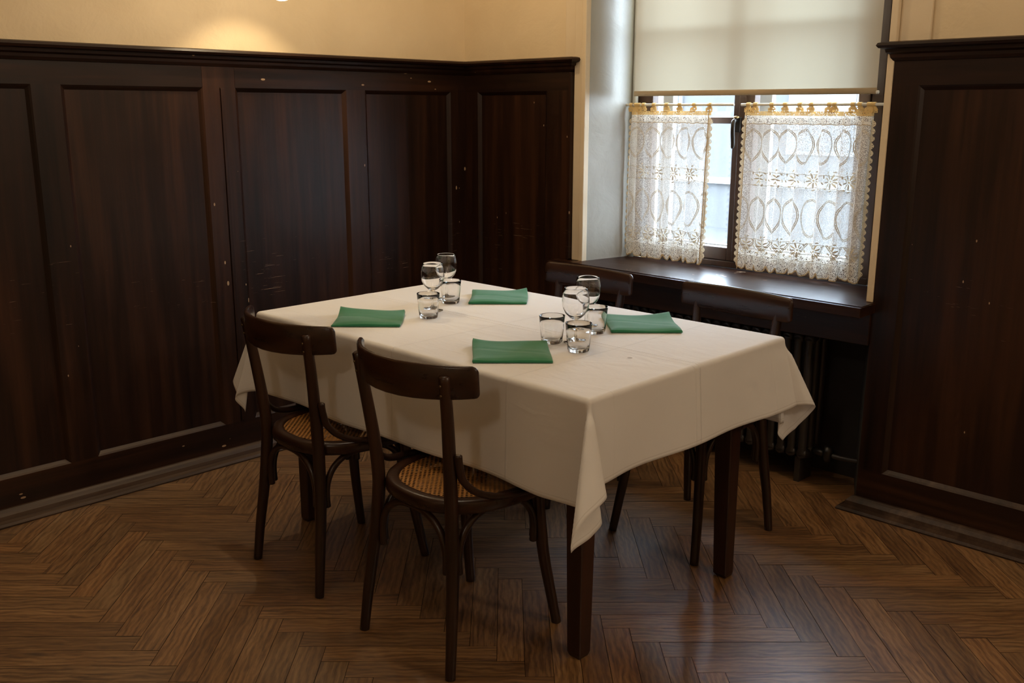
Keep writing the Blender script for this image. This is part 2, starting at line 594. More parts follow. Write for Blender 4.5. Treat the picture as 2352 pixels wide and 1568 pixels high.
def mat_emit(name, col, st):
    m = NT(name)
    e = m.add('Emission'); e.inputs[0].default_value = (*col, 1); e.inputs[1].default_value = st
    m.lk(e, 0, m.out, 0)
    return m.m


FLOOR = mat_floor(); CLOTH = mat_cloth(); NAPK = mat_napkin(); GLASS = mat_glass(); PANE = mat_pane(); BLIND = mat_blind()
CANE = mat_cane()
GLASSG = mat_glass('greenish_glass', (.90, .98, .95))

# ------------------------------------------------------------------ floor (herringbone)
XR, YF, ZC = 5.6, -5.6, 3.0
w_, L_, bx, by, brot = 0.07386, 0.46209, 0.29165, -2.27091, -0.0053
s2 = math.sqrt(2)
a0 = (bx + by) / s2; b0 = (by - bx) / s2
fl = MB()
cr_, sr_ = math.cos(brot), math.sin(brot)
G = .0007


def ab(a, b):
    x = (a - b) / s2; y = (a + b) / s2
    return (x * cr_ - y * sr_, x * sr_ + y * cr_)


for n in range(-12, 12):
    for k in range(-70, 90):
        oa = a0 + n * L_ + k * w_; ob = b0 + n * L_ - k * w_
        for kind in (0, 1):
            if kind: q = (oa, ob, oa + w_, ob + L_)
            else: q = (oa - L_, ob, oa, ob + w_)
            c = ab((q[0] + q[2]) / 2, (q[1] + q[3]) / 2)
            if not (-.32 < c[0] < XR + .3 and YF - .3 < c[1] < .55): continue
            qa = (q[0] + G, q[1] + G, q[2] - G, q[3] - G)
            pts = [ab(qa[0], qa[1]), ab(qa[2], qa[1]), ab(qa[2], qa[3]), ab(qa[0], qa[3])]
            dz = random.uniform(-.0004, .0004)
            nb = len(fl.v)
            fl.v += [(p[0], p[1], dz) for p in pts] + [(p[0], p[1], -.012) for p in pts]
            ru, rv = random.uniform(0, 50), random.uniform(0, 50)
            if kind: uv = [(ru, rv), (ru, rv + w_), (ru + L_, rv + w_), (ru + L_, rv)]
            else: uv = [(ru, rv), (ru + L_, rv), (ru + L_, rv + w_), (ru, rv + w_)]
            cc = (random.random() ** .9, random.random(), 0, 1)
            fl.face((nb, nb + 1, nb + 2, nb + 3), 0, False, uv, cc)
            for i in range(4):
                j = (i + 1) % 4
                fl.face((nb + j, nb + i, nb + 4 + i, nb + 4 + j), 1, False, [(0, 0)] * 4, cc)
fl.box((-.3, YF - .3, -.05), (XR + .3, .5, -.012), 1)
fl.build('floor', [FLOOR, plain('floor_gap_dirt', (.018, .010, .006), .9)], kind='structure')

# ------------------------------------------------------------------ walls, ceiling
b = MB(); b.box((-.30, YF - .3, 0), (-.03, .45, ZC)); b.build('wall_left', PLAST, kind='structure')
b = MB(); b.box((XR, YF - .3, 0), (XR + .3, .45, ZC)); b.build('wall_right', PLAST, kind='structure')
b = MB(); b.box((-.03, YF - .3, 0), (XR, YF, ZC)); b.build('wall_front', PLAST, kind='structure')
b = MB(); b.box((-.3, YF - .3, ZC), (XR + .3, .45, ZC + .2)); b.build('ceiling', CEIL, kind='structure')
WT, SILLZ, HEADZ = .34, .765, 2.50
b = MB()
b.prism([(-.03, .03), (.735, .03), (.790, WT), (.790, .48), (-.03, .48)], 0, ZC, 0)
b.prism([(XR, .03), (XR, .48), (1.905, .48), (1.905, WT), (2.055, .03)], 0, ZC, 0)
b.box((.70, .03, HEADZ), (2.10, .48, ZC), 0)
wb = b.build('wall_back', PLAST, kind='structure')
# reveal linings (painted plaster of the window recess)
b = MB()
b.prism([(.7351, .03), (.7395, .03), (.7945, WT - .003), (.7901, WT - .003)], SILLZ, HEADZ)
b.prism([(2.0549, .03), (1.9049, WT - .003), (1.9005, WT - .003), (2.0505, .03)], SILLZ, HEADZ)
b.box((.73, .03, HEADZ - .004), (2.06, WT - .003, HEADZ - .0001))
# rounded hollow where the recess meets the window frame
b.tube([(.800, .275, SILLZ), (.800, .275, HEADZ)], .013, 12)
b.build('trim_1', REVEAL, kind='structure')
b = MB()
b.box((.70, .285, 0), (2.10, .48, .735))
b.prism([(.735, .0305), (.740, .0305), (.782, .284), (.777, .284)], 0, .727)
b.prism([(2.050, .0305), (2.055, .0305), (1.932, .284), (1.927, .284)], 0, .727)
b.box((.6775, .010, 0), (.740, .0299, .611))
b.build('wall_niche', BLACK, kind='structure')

# ------------------------------------------------------------------ wainscot
HW = 1.630


def panel_run(name, axis, stiles, lo, hi, zb=.157, zt=1.492, wide=()):
    """stiles: list of (start, end) along the wall; between them panels. axis 'y' = left wall (x=0 face), 'x' = window wall (y=0 face)"""
    mb = MB()
    T = .013

    def bx_(s0, s1, z0, z1, d0, d1, mi):
        if axis == 'y': mb.box((-d0, s0, z0), (-d1, s1, z1), mi)   # depth d behind the face
        else: mb.box((s0, d0, z0), (s1, d1, z1), mi)
    bx_(lo, hi, .0, zb, 0, .0295, 1)
    # top rail, cut where the wide stiles run through
    cuts = [lo] + [c for wd in wide for c in (wd[0] - .001, wd[1] + .001)] + [hi]
    for i in range(0, len(cuts), 2):
        if cuts[i + 1] - cuts[i] > .004:
            bx_(cuts[i], cuts[i + 1], zt, HW - .02, 0, .0295, 1)
    for wd in wide: bx_(wd[0], wd[1], zt, HW - .02, 0, .0295, 0)
    for s0, s1 in stiles: bx_(s0, s1, zb, zt, 0, .0295, 0)
    st = sorted(stiles)
    for i in range(len(st) - 1):
        p0, p1 = st[i][1], st[i + 1][0]
        if p1 - p0 < .02: continue
        bx_(p0, p1, zb, zt, T, .0295, 0)
        # bevelled moulding inside the panel opening: profile across
        M = .016

        def quad(pts, mi, off):
            n = len(mb.v)
            for (s, z, d) in pts:
                mb.v.append((-d, s, z) if axis == 'y' else (s, d, z))
            f = (n, n + 1, n + 2, n + 3)
            if (axis == 'y') != off: f = f[::-1]
            mb.face(f, mi)
        for q0, q1, d0, d1 in ((0, .006, .000, .004), (.006, M, .004, T)):
            A = (p0 + q0, p1 - q0, zb + q0, zt - q0); B = (p0 + q1, p1 - q1, zb + q1, zt - q1)
            quad([(A[0], A[2], d0), (A[1], A[2], d0), (B[1], B[2], d1), (B[0], B[2], d1)], 2, False)
            quad([(A[1], A[3], d0), (A[0], A[3], d0), (B[0], B[3], d1), (B[1], B[3], d1)], 1, False)
            quad([(A[0], A[3], d0), (A[0], A[2], d0), (B[0], B[2], d1), (B[0], B[3], d1)], 0, False)
            quad([(A[1], A[2], d0), (A[1], A[3], d0), (B[1], B[3], d1), (B[1], B[2], d1)], 0, False)
    return mb.build(name, [WZ, WY if axis == 'y' else WX, WMOLD], kind='structure')


ly = [(-.09, 0.0), (-.687, -.588), (-1.277, -1.213), (-1.349, -1.279), (-1.971, -1.874)]
yy = -1.971
while yy > YF + .2:
    p1 = yy - .525
    ly.append((p1 - .136, p1) if len(ly) % 2 else (p1 - .097, p1))
    yy = ly[-1][0]
if yy > YF: ly.append((YF, max(YF + .02, yy - .2)))
wl = panel_run('trim_2', 'y', ly, YF, 0, wide=[(-1.349, -1.213)])
# raised strip of the old door leaf edge on the wide stile
b = MB(); b.box((0, -1.277, .16), (.004, -1.262, 1.49)); b.build('edge_strip', WZ, wl, .0015)
panel_run('trim_3', 'x', [(0.0, .088), (.525, .662)], 0, .662)
panel_run('trim_4', 'x', [(2.065, 2.150), (2.78, 2.876), (3.45, 3.58), (4.10, 4.20), (4.75, 4.85), (5.35, XR)], 2.065, XR)

CAP = [(-.03, HW - .005), (.030, HW), (.044, HW - .004), (.048, HW - .012), (.042, HW - .020), (.026, HW - .024), (.024, HW - .034), (.014, HW - .040), (.012, HW - .050), (.004, HW - .060), (-.002, HW - .062), (-.03, HW - .062)]
b = MB(); b.sweep(CAP, [(0, YF), (0, 0), (.662, 0), (.662, .0295)]); b.build('trim_5', WY, kind='structure', bevel=.0015)
b = MB(); b.sweep(CAP, [(2.065, .0295), (2.065, 0), (XR, 0)]); b.build('trim_6', WX, kind='structure', bevel=.0015)
BASE = [(0, 0), (.050, 0), (.052, .006), (.046, .014), (.030, .020), (.026, .034), (.016, .046), (.008, .052), (0, .053)]
b = MB(); b.sweep(BASE, [(0, YF), (0, 0), (.662, 0)]); b.build('baseboard_left', WMOLD, kind='structure')
b = MB(); b.sweep(BASE, [(2.065, .0295), (2.065, 0), (XR, 0)]); b.build('baseboard_back', WMOLD, kind='structure')

# casings round the window recess
CZ0, CZ1 = SILLZ, HEADZ + .1
b = MB()
b.box((.615, .016, HW - .004), (.677, .0295, CZ1)); b.box((.677, .006, CZ0), (.722, .0295, CZ1)); b.box((.722, -.002, CZ0), (.745, .0295, CZ1))
b.build('trim_7', CASE, kind='structure', bevel=.003)
b = MB()
b.box((2.0635, .016, HW - .004), (2.165, .0295, CZ1)); b.box((2.040, -.004, CZ0), (2.0635, .0295, CZ1))
b.build('trim_8', CASE, kind='structure', bevel=.003)
b = MB(); b.box((.615, .010, HEADZ), (2.165, .0155, CZ1)); b.build('trim_9', CASE, kind='structure', bevel=.003)
# end board of the left panelling (lit edge)
b = MB(); b.box((.662, -.012, .77), (.676, .0295, HW - .062)); b.build('trim_10', WZ, kind='structure', bevel=.002)

# sill: thick worn board, front edge slightly out of line with the wall
b = MB()
pf = [(.60, -.070), (2.075, -.120), (2.075, .0), (2.03, .04), (1.93, .300), (.785, .300), (.728, .031), (.60, .0)]
b.prism(pf, .728, SILLZ - .003)
b.prism([(.605, -.052), (2.072, -.102), (2.072, .0), (2.03, .04), (1.93, .300), (.785, .300), (.728, .031), (.605, .0)], SILLZ - .0035, SILLZ)
b.build('trim_11', WSILL, kind='structure', bevel=.006, seg=3)
b = MB(); b.box((.663, -.012, .612), (2.064, .020, .7275)); b.build('trim_12', WX, kind='structure', bevel=.002)

# ------------------------------------------------------------------ window
win = empty('window_1', (1.345, .30, SILLZ)); win['kind'] = 'structure'


def at_win(mb, name, m, parent=win, bevel=0.0):
    o = mb.build(name, m, parent, bevel)
    o.location = (-1.345, -.30, -SILLZ)
    return o


X0, X1, Z0, Z1 = .790, 1.905, .768, HEADZ
b = MB()
b.box((X0, .30, Z0), (X0 + .045, .37, Z1)); b.box((X1 - .045, .30, Z0), (X1, .37, Z1))
b.box((X0, .30, Z1 - .05), (X1, .37, Z1)); b.box((X0, .29, Z0), (X1, .37, Z0 + .026))
at_win(b, 'window_frame', WFRAME, bevel=.003)
for (sx0, sx1) in ((X0 + .046, 1.334), (1.336, X1 - .046)):
    b = MB()
    y0, y1 = .292, .335
    b.box((sx0, y0, Z0 + .028), (sx0 + .046, y1, Z1 - .052)); b.box((sx1 - .046, y0, Z0 + .028), (sx1, y1, Z1 - .052))
    b.box((sx0 + .046, y0, Z0 + .028), (sx1 - .046, y1, Z0 + .082)); b.box((sx0 + .046, y0, Z1 - .10), (sx1 - .046, y1, Z1 - .052))
    for zz, hh in ((1.358, .026), (1.735, .026), (2.10, .026)):
        b.box((sx0 + .046, y0 + .006, zz), (sx1 - .046, y1 - .006, zz + hh))
    sash = at_win(b, 'sash', WFRAME, bevel=.003)
    g = MB(); g.box((sx0 + .045, .312, Z0 + .08), (sx1 - .045, .315, Z1 - .09))
    go = g.build('pane', PANE, sash)
# cover strip on the meeting stiles
b = MB(); b.box((1.318, .280, Z0 + .03), (1.350, .292, Z1 - .055)); at_win(b, 'meeting_strip', WFRAME, bevel=.004)
b = MB()
b.box((1.306, .268, 1.325), (1.336, .2795, 1.385))
hd = at_win(b, 'handle_plate', DMETAL, bevel=.003)
b = MB()
b.tube(spline([(1.321, .268, 1.372), (1.321, .250, 1.372), (1.321, .240, 1.360), (1.321, .238, 1.33), (1.321, .244, 1.285), (1.321, .243, 1.262)], 5), [.006, .006, .006, .007, .0075, .008] + [.009] * 15 + [.009, .0085, .008, .007, .006], 10)
b.build('handle', DMETAL, hd)
b = MB(); b.lathe([(0, -.006), (.010, -.004), (.012, 0), (.010, .004), (0, .006)], (1.321, .262, 1.384), 16)
b.build('knob', BRASS, hd)
# outer casement of the double window, seen past the glass
WOUT = plain('outer_frame_paint', (.30, .27, .24), .5)
b = MB()
b.box((.83, .44, .80), (.885, .47, Z1)); b.box((1.81, .44, .80), (1.865, .47, Z1)); b.box((1.31, .44, .80), (1.375, .47, Z1)); b.box((.83, .44, .795), (1.865, .47, .84))
at_win(b, 'outer_casement', WOUT, bevel=.003)
b = MB(); b.box((.75, .40, .70), (1.95, .62, .76)); b.build('trim_13', plain('outer_sill_stone', (.08, .08, .08), .7), kind='structure')

# ------------------------------------------------------------------ outside
STUCCO = plaster('grey_stucco', (.032, .0318, .0312), (.037, .0366, .036), .9, .1)
b = MB(); b.box((-30, 1.2, -1.3), (34, 30, -1.2)); b.build('street', plain('street_paving', (.0150, .0147, .0143), .9), kind='structure')
fac = empty('building', (-6, 16, -1.2))
tag(fac, 'grey building across the street seen through the window glass', 'building')
b = MB(); b.box((-16, 0, 0), (18, 3, 4.6)); b.build('facade', STUCCO, fac)
b = MB(); b.box((-16, -.12, 1.0), (18, 0, 1.14)); b.box((-16, -.12, 4.4), (18, 0, 4.6)); b.build('string_course', plain('stone_trim', (.09, .092, .095), .8), fac)
for k in range(7):
    b = MB(); b.box((-14 + k * 4.3, -.05, 1.7), (-12.4 + k * 4.3, 0, 3.5)); fo = b.build('window', plain('far_window_frame', (.08, .08, .08), .6), fac)
    b = MB(); b.box((-13.9 + k * 4.3, -.07, 1.8), (-12.5 + k * 4.3, -.051, 3.4)); b.build('pane', plain('far_pane', (.035, .038, .042), .3), fo)
b = MB(); b.box((-9, 4.6, -1.2), (7, 4.9, -.35)); b.box((-9, 4.55, -.35), (7, 4.95, -.27))
tag(b.build('parapet', plain('parapet_paint', (.06, .062, .064), .8)), 'low pale parapet wall outside beyond the window glass', 'wall')

# ------------------------------------------------------------------ blind
bl = empty('roller_blind', (1.375, .215, 2.36))
tag(bl, 'cream fabric roller blind pulled halfway down over the window', 'blind')
b = MB()
ZB = 1.478
b.grid(lambda u, v: (.8400 - 1.375 + u * 1.0745, .0012 * math.sin(u * 9) + .0006 * math.sin(v * 14), 0.0 + (ZB - 2.36) * v + 0), 24, 24, uvf=lambda u, v: (u, v))
b.build('fabric', BLIND, bl)
b = MB(); b.tube([(-.5350, 0, ZB - 2.36 + .002), (.5395, 0, ZB - 2.36 + .002)], .0048, 14, asp=2.3)
b2 = b.build('hem_bar', plain('hem_bar_fabric', (.44, .34, .21), .8), bl); b2['label'] = 'darker tan hem pocket of the blind'
b = MB(); b.tube([(-.5350, .022, 0.01), (.5395, .022, 0.01)], .022, 20); b.build('roller', plain('roller_cream', (.6, .55, .45), .6), bl)
b = MB(); b.tube([(.5395, 0, ZB - 2.36 - .002), (.5475, 0, ZB - 2.36 - .002)], .006, 10); b.build('end_cap', plain('white_plastic', (.7, .7, .68), .4), bl)

# ------------------------------------------------------------------ lace curtains
ROD = plain('white_rod_paint', (.70, .66, .58), .35)
NET = mat_lace('lace_net', (.82, .81, .79), .30, 330, .07)
DENSE = mat_lace('lace_dense', (.80, .76, .68), .45, 190, .09)
EDGE = mat_lace('lace_edge', (.74, .63, .44), .60, 230, .08)
THW = mat_thread('lace_thread_white', (.60, .54, .44), .03)
THC = mat_thread('lace_petal_thread', (.74, .66, .50), .07)
THT = mat_thread('lace_thread_tan', (.55, .42, .24), .03)
OCH = mat_lace('ochre_tab_lace', (.68, .46, .19), .8, 210, .07)


def rod(name, xa, xb, label):
    b = MB(); b.tube([(xa, .2425, 1.4335), (xb, .2425, 1.4335)], .0055, 12, asp=1)
    o = b.build(name, ROD); tag(o, label, 'curtain rod', 'curtain rods on the window sashes')
    return o


rod('curtain_rod', .778, 1.318, 'thin white rod holding the narrow left lace curtain')
rod('curtain_rod', 1.352, 1.945, 'thin white rod holding the wide right lace curtain')


def curtain(xl, xr, zb, waves, ph, label, tabs, seed):
    rnd = random.Random(seed)
    Wd = xr - xl
    U = Wd * 1.28
    ztop = 1.412
    H = ztop - zb
    amp = .011
    phs = [rnd.uniform(0, 6) for _ in range(6)]
    root = empty('lace_curtain', (xl + Wd / 2, .2425, ztop))
    tag(root, label, 'curtain', 'lace half curtains on the window')

    def S(u, v, off=0.0):
        """u in 0..U across, v in 0..H down (metres of cloth)"""
        t = u / U; q = v / H
        th = 2 * PI * waves * t + ph + .5 * math.sin(2 * PI * t * 1.7 + phs[0])
        a = amp * (.55 + .6 * min(q * 3, 1)) * (.75 + .4 * math.sin(5 * t + phs[1]))
        x = xl + Wd * (t + .010 * math.sin(th * 2 + .4)) - .008 * q * (1 if t < .5 else .6)
        y = .2425 + a * math.cos(th) + .003 * math.sin(11 * t + 4 * q + phs[2])
        y -= off
        return (x - (xl + Wd / 2), y - .2425, -v)

    mb = MB()
    nu = int(U / .004)
    zones = [(0.004, .020, 3), (.020, .050, 1), (.050, H - .085, 0), (H - .085, H - .022, 1)]
    for v0, v1, mi in zones:
        nv = max(1, int((v1 - v0) / .012))
        mb.grid(lambda a, c: S(a * U, v0 + (v1 - v0) * c), nu, nv, mi, True, lambda a, c: (a * U, v0 + (v1 - v0) * c))

    def strip(pts, wdt, mi, off=.0012):
        P = [Vector((p[0], p[1])) for p in pts]
        row = []
        for i, p in enumerate(P):
            t = (P[min(i + 1, len(P) - 1)] - P[max(i - 1, 0)])
            t = t.normalized() if t.length > 1e-9 else Vector((1, 0))
            nrm = Vector((-t.y, t.x)) * wdt / 2
            row.append((p - nrm, p + nrm))
        n = len(mb.v)
        for a_, c_ in row:
            mb.v.append(S(min(max(a_.x, -.012), U + .012), a_.y, off)); mb.v.append(S(min(max(c_.x, -.012), U + .012), c_.y, off))
        for i in range(len(row) - 1):
            k = n + 2 * i
            mb.face((k, k + 1, k + 3, k + 2), mi, True, [tuple(row[i][0]), tuple(row[i][1]), tuple(row[i + 1][1]), tuple(row[i + 1][0])])

    def petal(cx, cy, ang, ln, wd, mi):
        pts = []
        for k in range(10):
            a = 2 * PI * k / 10
            px = ln / 2 + ln / 2 * math.cos(a); py = wd / 2 * math.sin(a)
            pts.append((cx + px * math.cos(ang) - py * math.sin(ang), cy + px * math.sin(ang) + py * math.cos(ang)))
        n = len(mb.v)
        for p in pts: mb.v.append(S(min(max(p[0], 0), U), p[1], .0016))
        mb.face([n + i for i in range(10)], mi, False, pts)

    def braid(fn, n=26, gap=.0052):
        pts = [fn(i / n) for i in range(n + 1)]
        for sgn in (-1, 1):
            row = []
            for i, p in enumerate(pts):
                a = Vector(pts[min(i + 1, n)]) - Vector(pts[max(i - 1, 0)])
                a.normalize()
                row.append((p[0] - a.y * gap * sgn / 2, p[1] + a.x * gap * sgn / 2))
            strip(row, .0028, 4)
        for i in range(0, n, 1):
            p = pts[i]; a = (Vector(pts[i + 1]) - Vector(pts[i])).normalized()
            strip([(p[0] - a.y * gap / 2, p[1] + a.x * gap / 2), (p[0] + a.y * gap / 2, p[1] - a.x * gap / 2)], .0016, 5 if i % 2 else 4)

    pitch = U / round(U / .098)
    nm = int(round(U / pitch))
    # ogee medallions: rounded top, pointed foot
    for row, (vt, vb) in enumerate(((.072, .200), (.335, .480))):
        for k in range(nm + (row)):
            cx = (k + (.5 if row == 0 else 0)) * pitch
            for sg in (-1, 1):
                def f(t, cx=cx, sg=sg, vt=vt, vb=vb):
                    wv_ = math.sin(PI * min(t * 1.0, 1)) ** .62 * (1 - .35 * t)
                    return (min(max(cx + sg * wv_ * pitch * .52, 0), U), vt + (vb - vt) * t)
                braid(f, 22)
    # flowers
    for row, vc in enumerate((.262, .530)):
        for k in range(nm + 1):
            cx = (k + (0 if row == 0 else .5)) * pitch
            if cx < .01 or cx > U - .01: continue
            for q in range(9):
                petal(cx + .006 * math.cos(2 * PI * q / 9 + .2), vc + .006 * math.sin(2 * PI * q / 9 + .2), 2 * PI * q / 9 + .2, .024, .0062, 6 if q % 2 else 4)
                petal(cx + .034 * math.cos(2 * PI * q / 9), vc + .034 * math.sin(2 * PI * q / 9), 2 * PI * q / 9 + 1.2, .012, .0055, 4 if q % 3 else 6)
            petal(cx - .004, vc, 0, .008, .008, 6)
    # V garlands above the border
    for k in range(nm):
        cx = (k + .5) * pitch
        for sg in (-1, 1):
            braid(lambda t, cx=cx, sg=sg: (min(max(cx + sg * pitch * .45 * (1 - t) ** .7, 0), U), H - .130 + .050 * t), 10)
    # horizontal drawn thread lines
    for vv in (.052, .240, .290, .505, H - .088, H - .060):
        strip([(U * i / 80, vv + .002 * math.sin(i * .9)) for i in range(81)], .0022, 5 if vv in (.052,) else 4)
    # curls in the border
    k = .02
    while k < U - .015:
        for rr in (.011, .006):
            strip([(k + rr * math.cos(a * PI / 6), H - .045 + rr * math.sin(a * PI / 6)) for a in range(13)], .0022, 4)
        k += .034
    # scalloped hem: pointed lappets
    nl = max(6, int(U / .052)); lw = U / nl
    for i in range(nl):
        dep = .034 * rnd.uniform(.45, 1.25)
        rag = rnd.uniform(.6, 1.0)
        N = 12
        n = len(mb.v); tops = []; bots = []
        for j in range(N + 1):
            t = j / N
            u = (i + t) * lw
            sh = math.sin(PI * t) ** rag
            vb_ = H - .022 + dep * sh + .004 * abs(math.sin(3 * PI * t)) * sh
            tops.append((u, H - .022)); bots.append((u, min(vb_, H + .0)))
        for p in tops: mb.v.append(S(*p))
        for p in bots: mb.v.append(S(*p))
        for j in range(N):
            mb.face((n + j, n + j + 1, n + N + 2 + j, n + N + 1 + j), 1, True, [tops[j], tops[j + 1], bots[j + 1], bots[j]])
        strip([(bu, bv - .0015) for bu, bv in bots], .0042, 5)
    # scalloped side edges
    for side in (0, 1):
        e0 = 0 if side == 0 else U
        strip([(e0 + (.010 if side == 0 else -.010), H * j / 60) for j in range(61)], .003, 5)
        strip([(e0 + (.005 if side == 0 else -.005), .03 + (H - .05) * j / 60) for j in range(61)], .011, 2)
        v = .035
        while v < H - .03:
            n = len(mb.v)
            pts = [(e0, v)] + [(e0 + (-1 if side == 0 else 1) * .011 * math.sin(PI * j / 8) ** .8, v + .025 * j / 8) for j in range(9)]
            x_, y_, z_ = S(e0, v)
            for p in pts:
                q = S(e0, p[1], .0008); mb.v.append((q[0] + (p[0] - e0), q[1], q[2]))
            mb.face([n + j for j in range(10)], 2, False, pts)
            v += .0262
    body = mb.build('lace_cloth', [NET, DENSE, EDGE, OCH, THW, THT, THC], root)
    for tx in tabs:
        tb = MB()
        u = tx * U
        wd = .0085 if 0 < tx < 1 else .011
        c = S(u, 0)
        base = S(u, .006)
        prof = []
        for j in range(13):
            a = -PI * .5 + 2 * PI * j / 12
            prof.append((.0085 * math.cos(a), .0215 + .0088 * math.sin(a)))
        path = [(0, -.008)] + [(-.004, .008)] + [(-math.cos(-PI * .4 + 1.8 * PI * j / 10) * .0082, .0215 + .0085 * math.sin(-PI * .4 + 1.8 * PI * j / 10)) for j in range(11)] + [(.002, .002)]
        n = len(tb.v)
        for (dy, dz) in path:
            ww = wd * (1.0 if dz > .012 else 1.9)
            yb = c[1] * max(0, min(1, (.012 - dz) / .012))
            for sg in (-1, 1):
                tb.v.append((c[0] + sg * ww, yb + dy, dz))
        for j in range(len(path) - 1):
            tb.face((n + 2 * j, n + 2 * j + 1, n + 2 * j + 3, n + 2 * j + 2), 0, True, [(u - wd, j * .006), (u + wd, j * .006), (u + wd, j * .006 + .006), (u - wd, j * .006 + .006)])
        tb.build('hanging_tab', OCH, root)
    return root


curtain(.800, 1.212, .775, 5.6, .4, 'narrow cream lace curtain covering the left sash of the window', (.02, .07, .12, .17, .30, .46, .62, .80, .98), 3)
curtain(1.378, 1.905, .778, 6.4, 2.2, 'wide cream lace curtain covering the right sash of the window', (.02, .08, .20, .32, .43, .52, .66, .71, .83, .88, .95, .99), 5)

# ------------------------------------------------------------------ radiator
rad = empty('radiator', (1.34, .14, .0))
tag(rad, 'dark painted cast iron column radiator in the niche under the window sill', 'radiator')
nx = 22
for k in range(nx):
    x = -.49 + k * .0452
    b = MB()
    for yy_ in (-.055, 0, .055):
        b.tube(spline([(x, yy_, .12), (x, yy_, .17), (x, yy_, .38), (x, yy_, .53), (x, yy_, .575)], 3), [.019] + [.0165] * 11 + [.019], 8, capround=False)
    b.tube(spline([(x, -.062, .125), (x, 0, .112), (x, .062, .125)], 4), .021, 8)
    b.tube(spline([(x, -.062, .572), (x, 0, .588), (x, .062, .572)], 4), .021, 8)
    b.build('section', IRON, rad)
b = MB(); b.tube([(-.50, 0, .575), (.475, 0, .575)], .017, 10); b.tube([(-.50, 0, .125), (.475, 0, .125)], .017, 10)
b.build('connecting_rod', IRON, rad)
for x in (-.46, .44):
    b = MB(); b.box((x - .012, -.05, 0), (x + .012, .05, .105)); b.build('foot', IRON, rad, .003)
b = MB(); b.tube([(.475, 0, .125), (.53, 0, .125)], .014, 12); b.lathe([(0, -.03), (.018, -.03), (.022, -.01), (.022, .01), (.016, .03), (0, .034)], (.54, 0, .125), 14)
b.build('valve', DMETAL, rad)
b = MB(); b.tube(spline([(.54, 0, .125), (.60, .0, .123), (.70, .03, .12), (.735, .06, .10)], 5), .010, 10); b.build('supply_pipe', IRON, rad)

# ------------------------------------------------------------------ table
TX0, TX1, TY0, TY1, TZ = .677, 2.100, -1.575, -.680, .760
tb = empty('dining_table', ((TX0 + TX1) / 2, (TY0 + TY1) / 2, 0))
tag(tb, 'dark wooden dining table with square tapered legs hidden under a white cloth', 'table')
tcx, tcy = (TX0 + TX1) / 2, (TY0 + TY1) / 2
b = MB(); b.box((TX0 + .006 - tcx, TY0 + .006 - tcy, .728), (TX1 - .006 - tcx, TY1 - .006 - tcy, .7565)); b.build('tabletop', WTAB, tb, .004)
LEGS = [(1.983, -1.452, 1, -1), (2.008, -.790, 1, 1), (.732, -1.448, -1, -1), (.735, -.792, -1, 1)]
b = MB()
ax0, ax1, ay0, ay1 = .752 - tcx, 1.985 - tcx, -1.455 - tcy, -.790 - tcy
b.box((ax0, ay0 - .012, .63), (ax1, ay0 + .010, .727)); b.box((ax0, ay1 - .010, .63), (ax1, ay1 + .012, .727))
b.box((ax0 - .012, ay0 + .02, .63), (ax0 + .010, ay1 - .02, .727)); b.box((ax1 - .010, ay0 + .02, .63), (ax1 + .012, ay1 - .02, .727))
b.build('apron', WTAB, tb, .002)
for lx, ly_, sx, sy in LEGS:
    b = MB()
    rings = []
    for z, hw in ((0, .020), (.012, .0225), (.25, .0255), (.48, .0285), (.62, .030), (.7275, .030)):
        # taper on the inner faces only: outer faces stay plumb
        ox = lx - tcx + sx * .0225; oy = ly_ - tcy + sy * .0225
        o_ = .0025 if z == 0 else 0
        xs = (ox - sx * o_, ox - sx * (2 * hw - o_)); ys = (oy - sy * o_, oy - sy * (2 * hw - o_))
        xa, xb = min(xs), max(xs); ya, yb = min(ys), max(ys)
        rings.append([(xa, ya, z), (xb, ya, z), (xb, yb, z), (xa, yb, z)])
    b.rings(rings, sm=False)
    b.build('leg', WTAB, tb, .003)

# ------------------------------------------------------------------ tablecloth
HS, HF = .222, .277       # overhang on the short ends / long sides
RC = .012
cu0, cu1 = TX0 + RC * .5 - tcx, TX1 - RC * .5 - tcx
cv0, cv1 = TY0 + RC * .5 - tcy, TY1 - RC * .5 - tcy


def prof(s):
    """arc over the table edge then straight down: (outward, downward)"""
    q = RC * PI / 2
    if s < q: return RC * math.sin(s / RC), RC * (1 - math.cos(s / RC))
    return RC, RC + (s - q)


def interp(keys, t):
    ks = [k[0] for k in keys]
    if t <= ks[0]: return Vector(keys[0][1:])
    for i in range(len(keys) - 1):
        if t <= ks[i + 1]:
            a = Vector(keys[max(i - 1, 0)][1:]); b_ = Vector(keys[i][1:]); c = Vector(keys[i + 1][1:]); d = Vector(keys[min(i + 2, len(keys) - 1)][1:])
            u = (t - ks[i]) / (ks[i + 1] - ks[i])
            return 0.5 * ((2 * b_) + (c - a) * u + (2 * a - 5 * b_ + 4 * c - d) * u * u + (-a + 3 * b_ - 3 * c + d) * u ** 3)
    return Vector(keys[-1][1:])


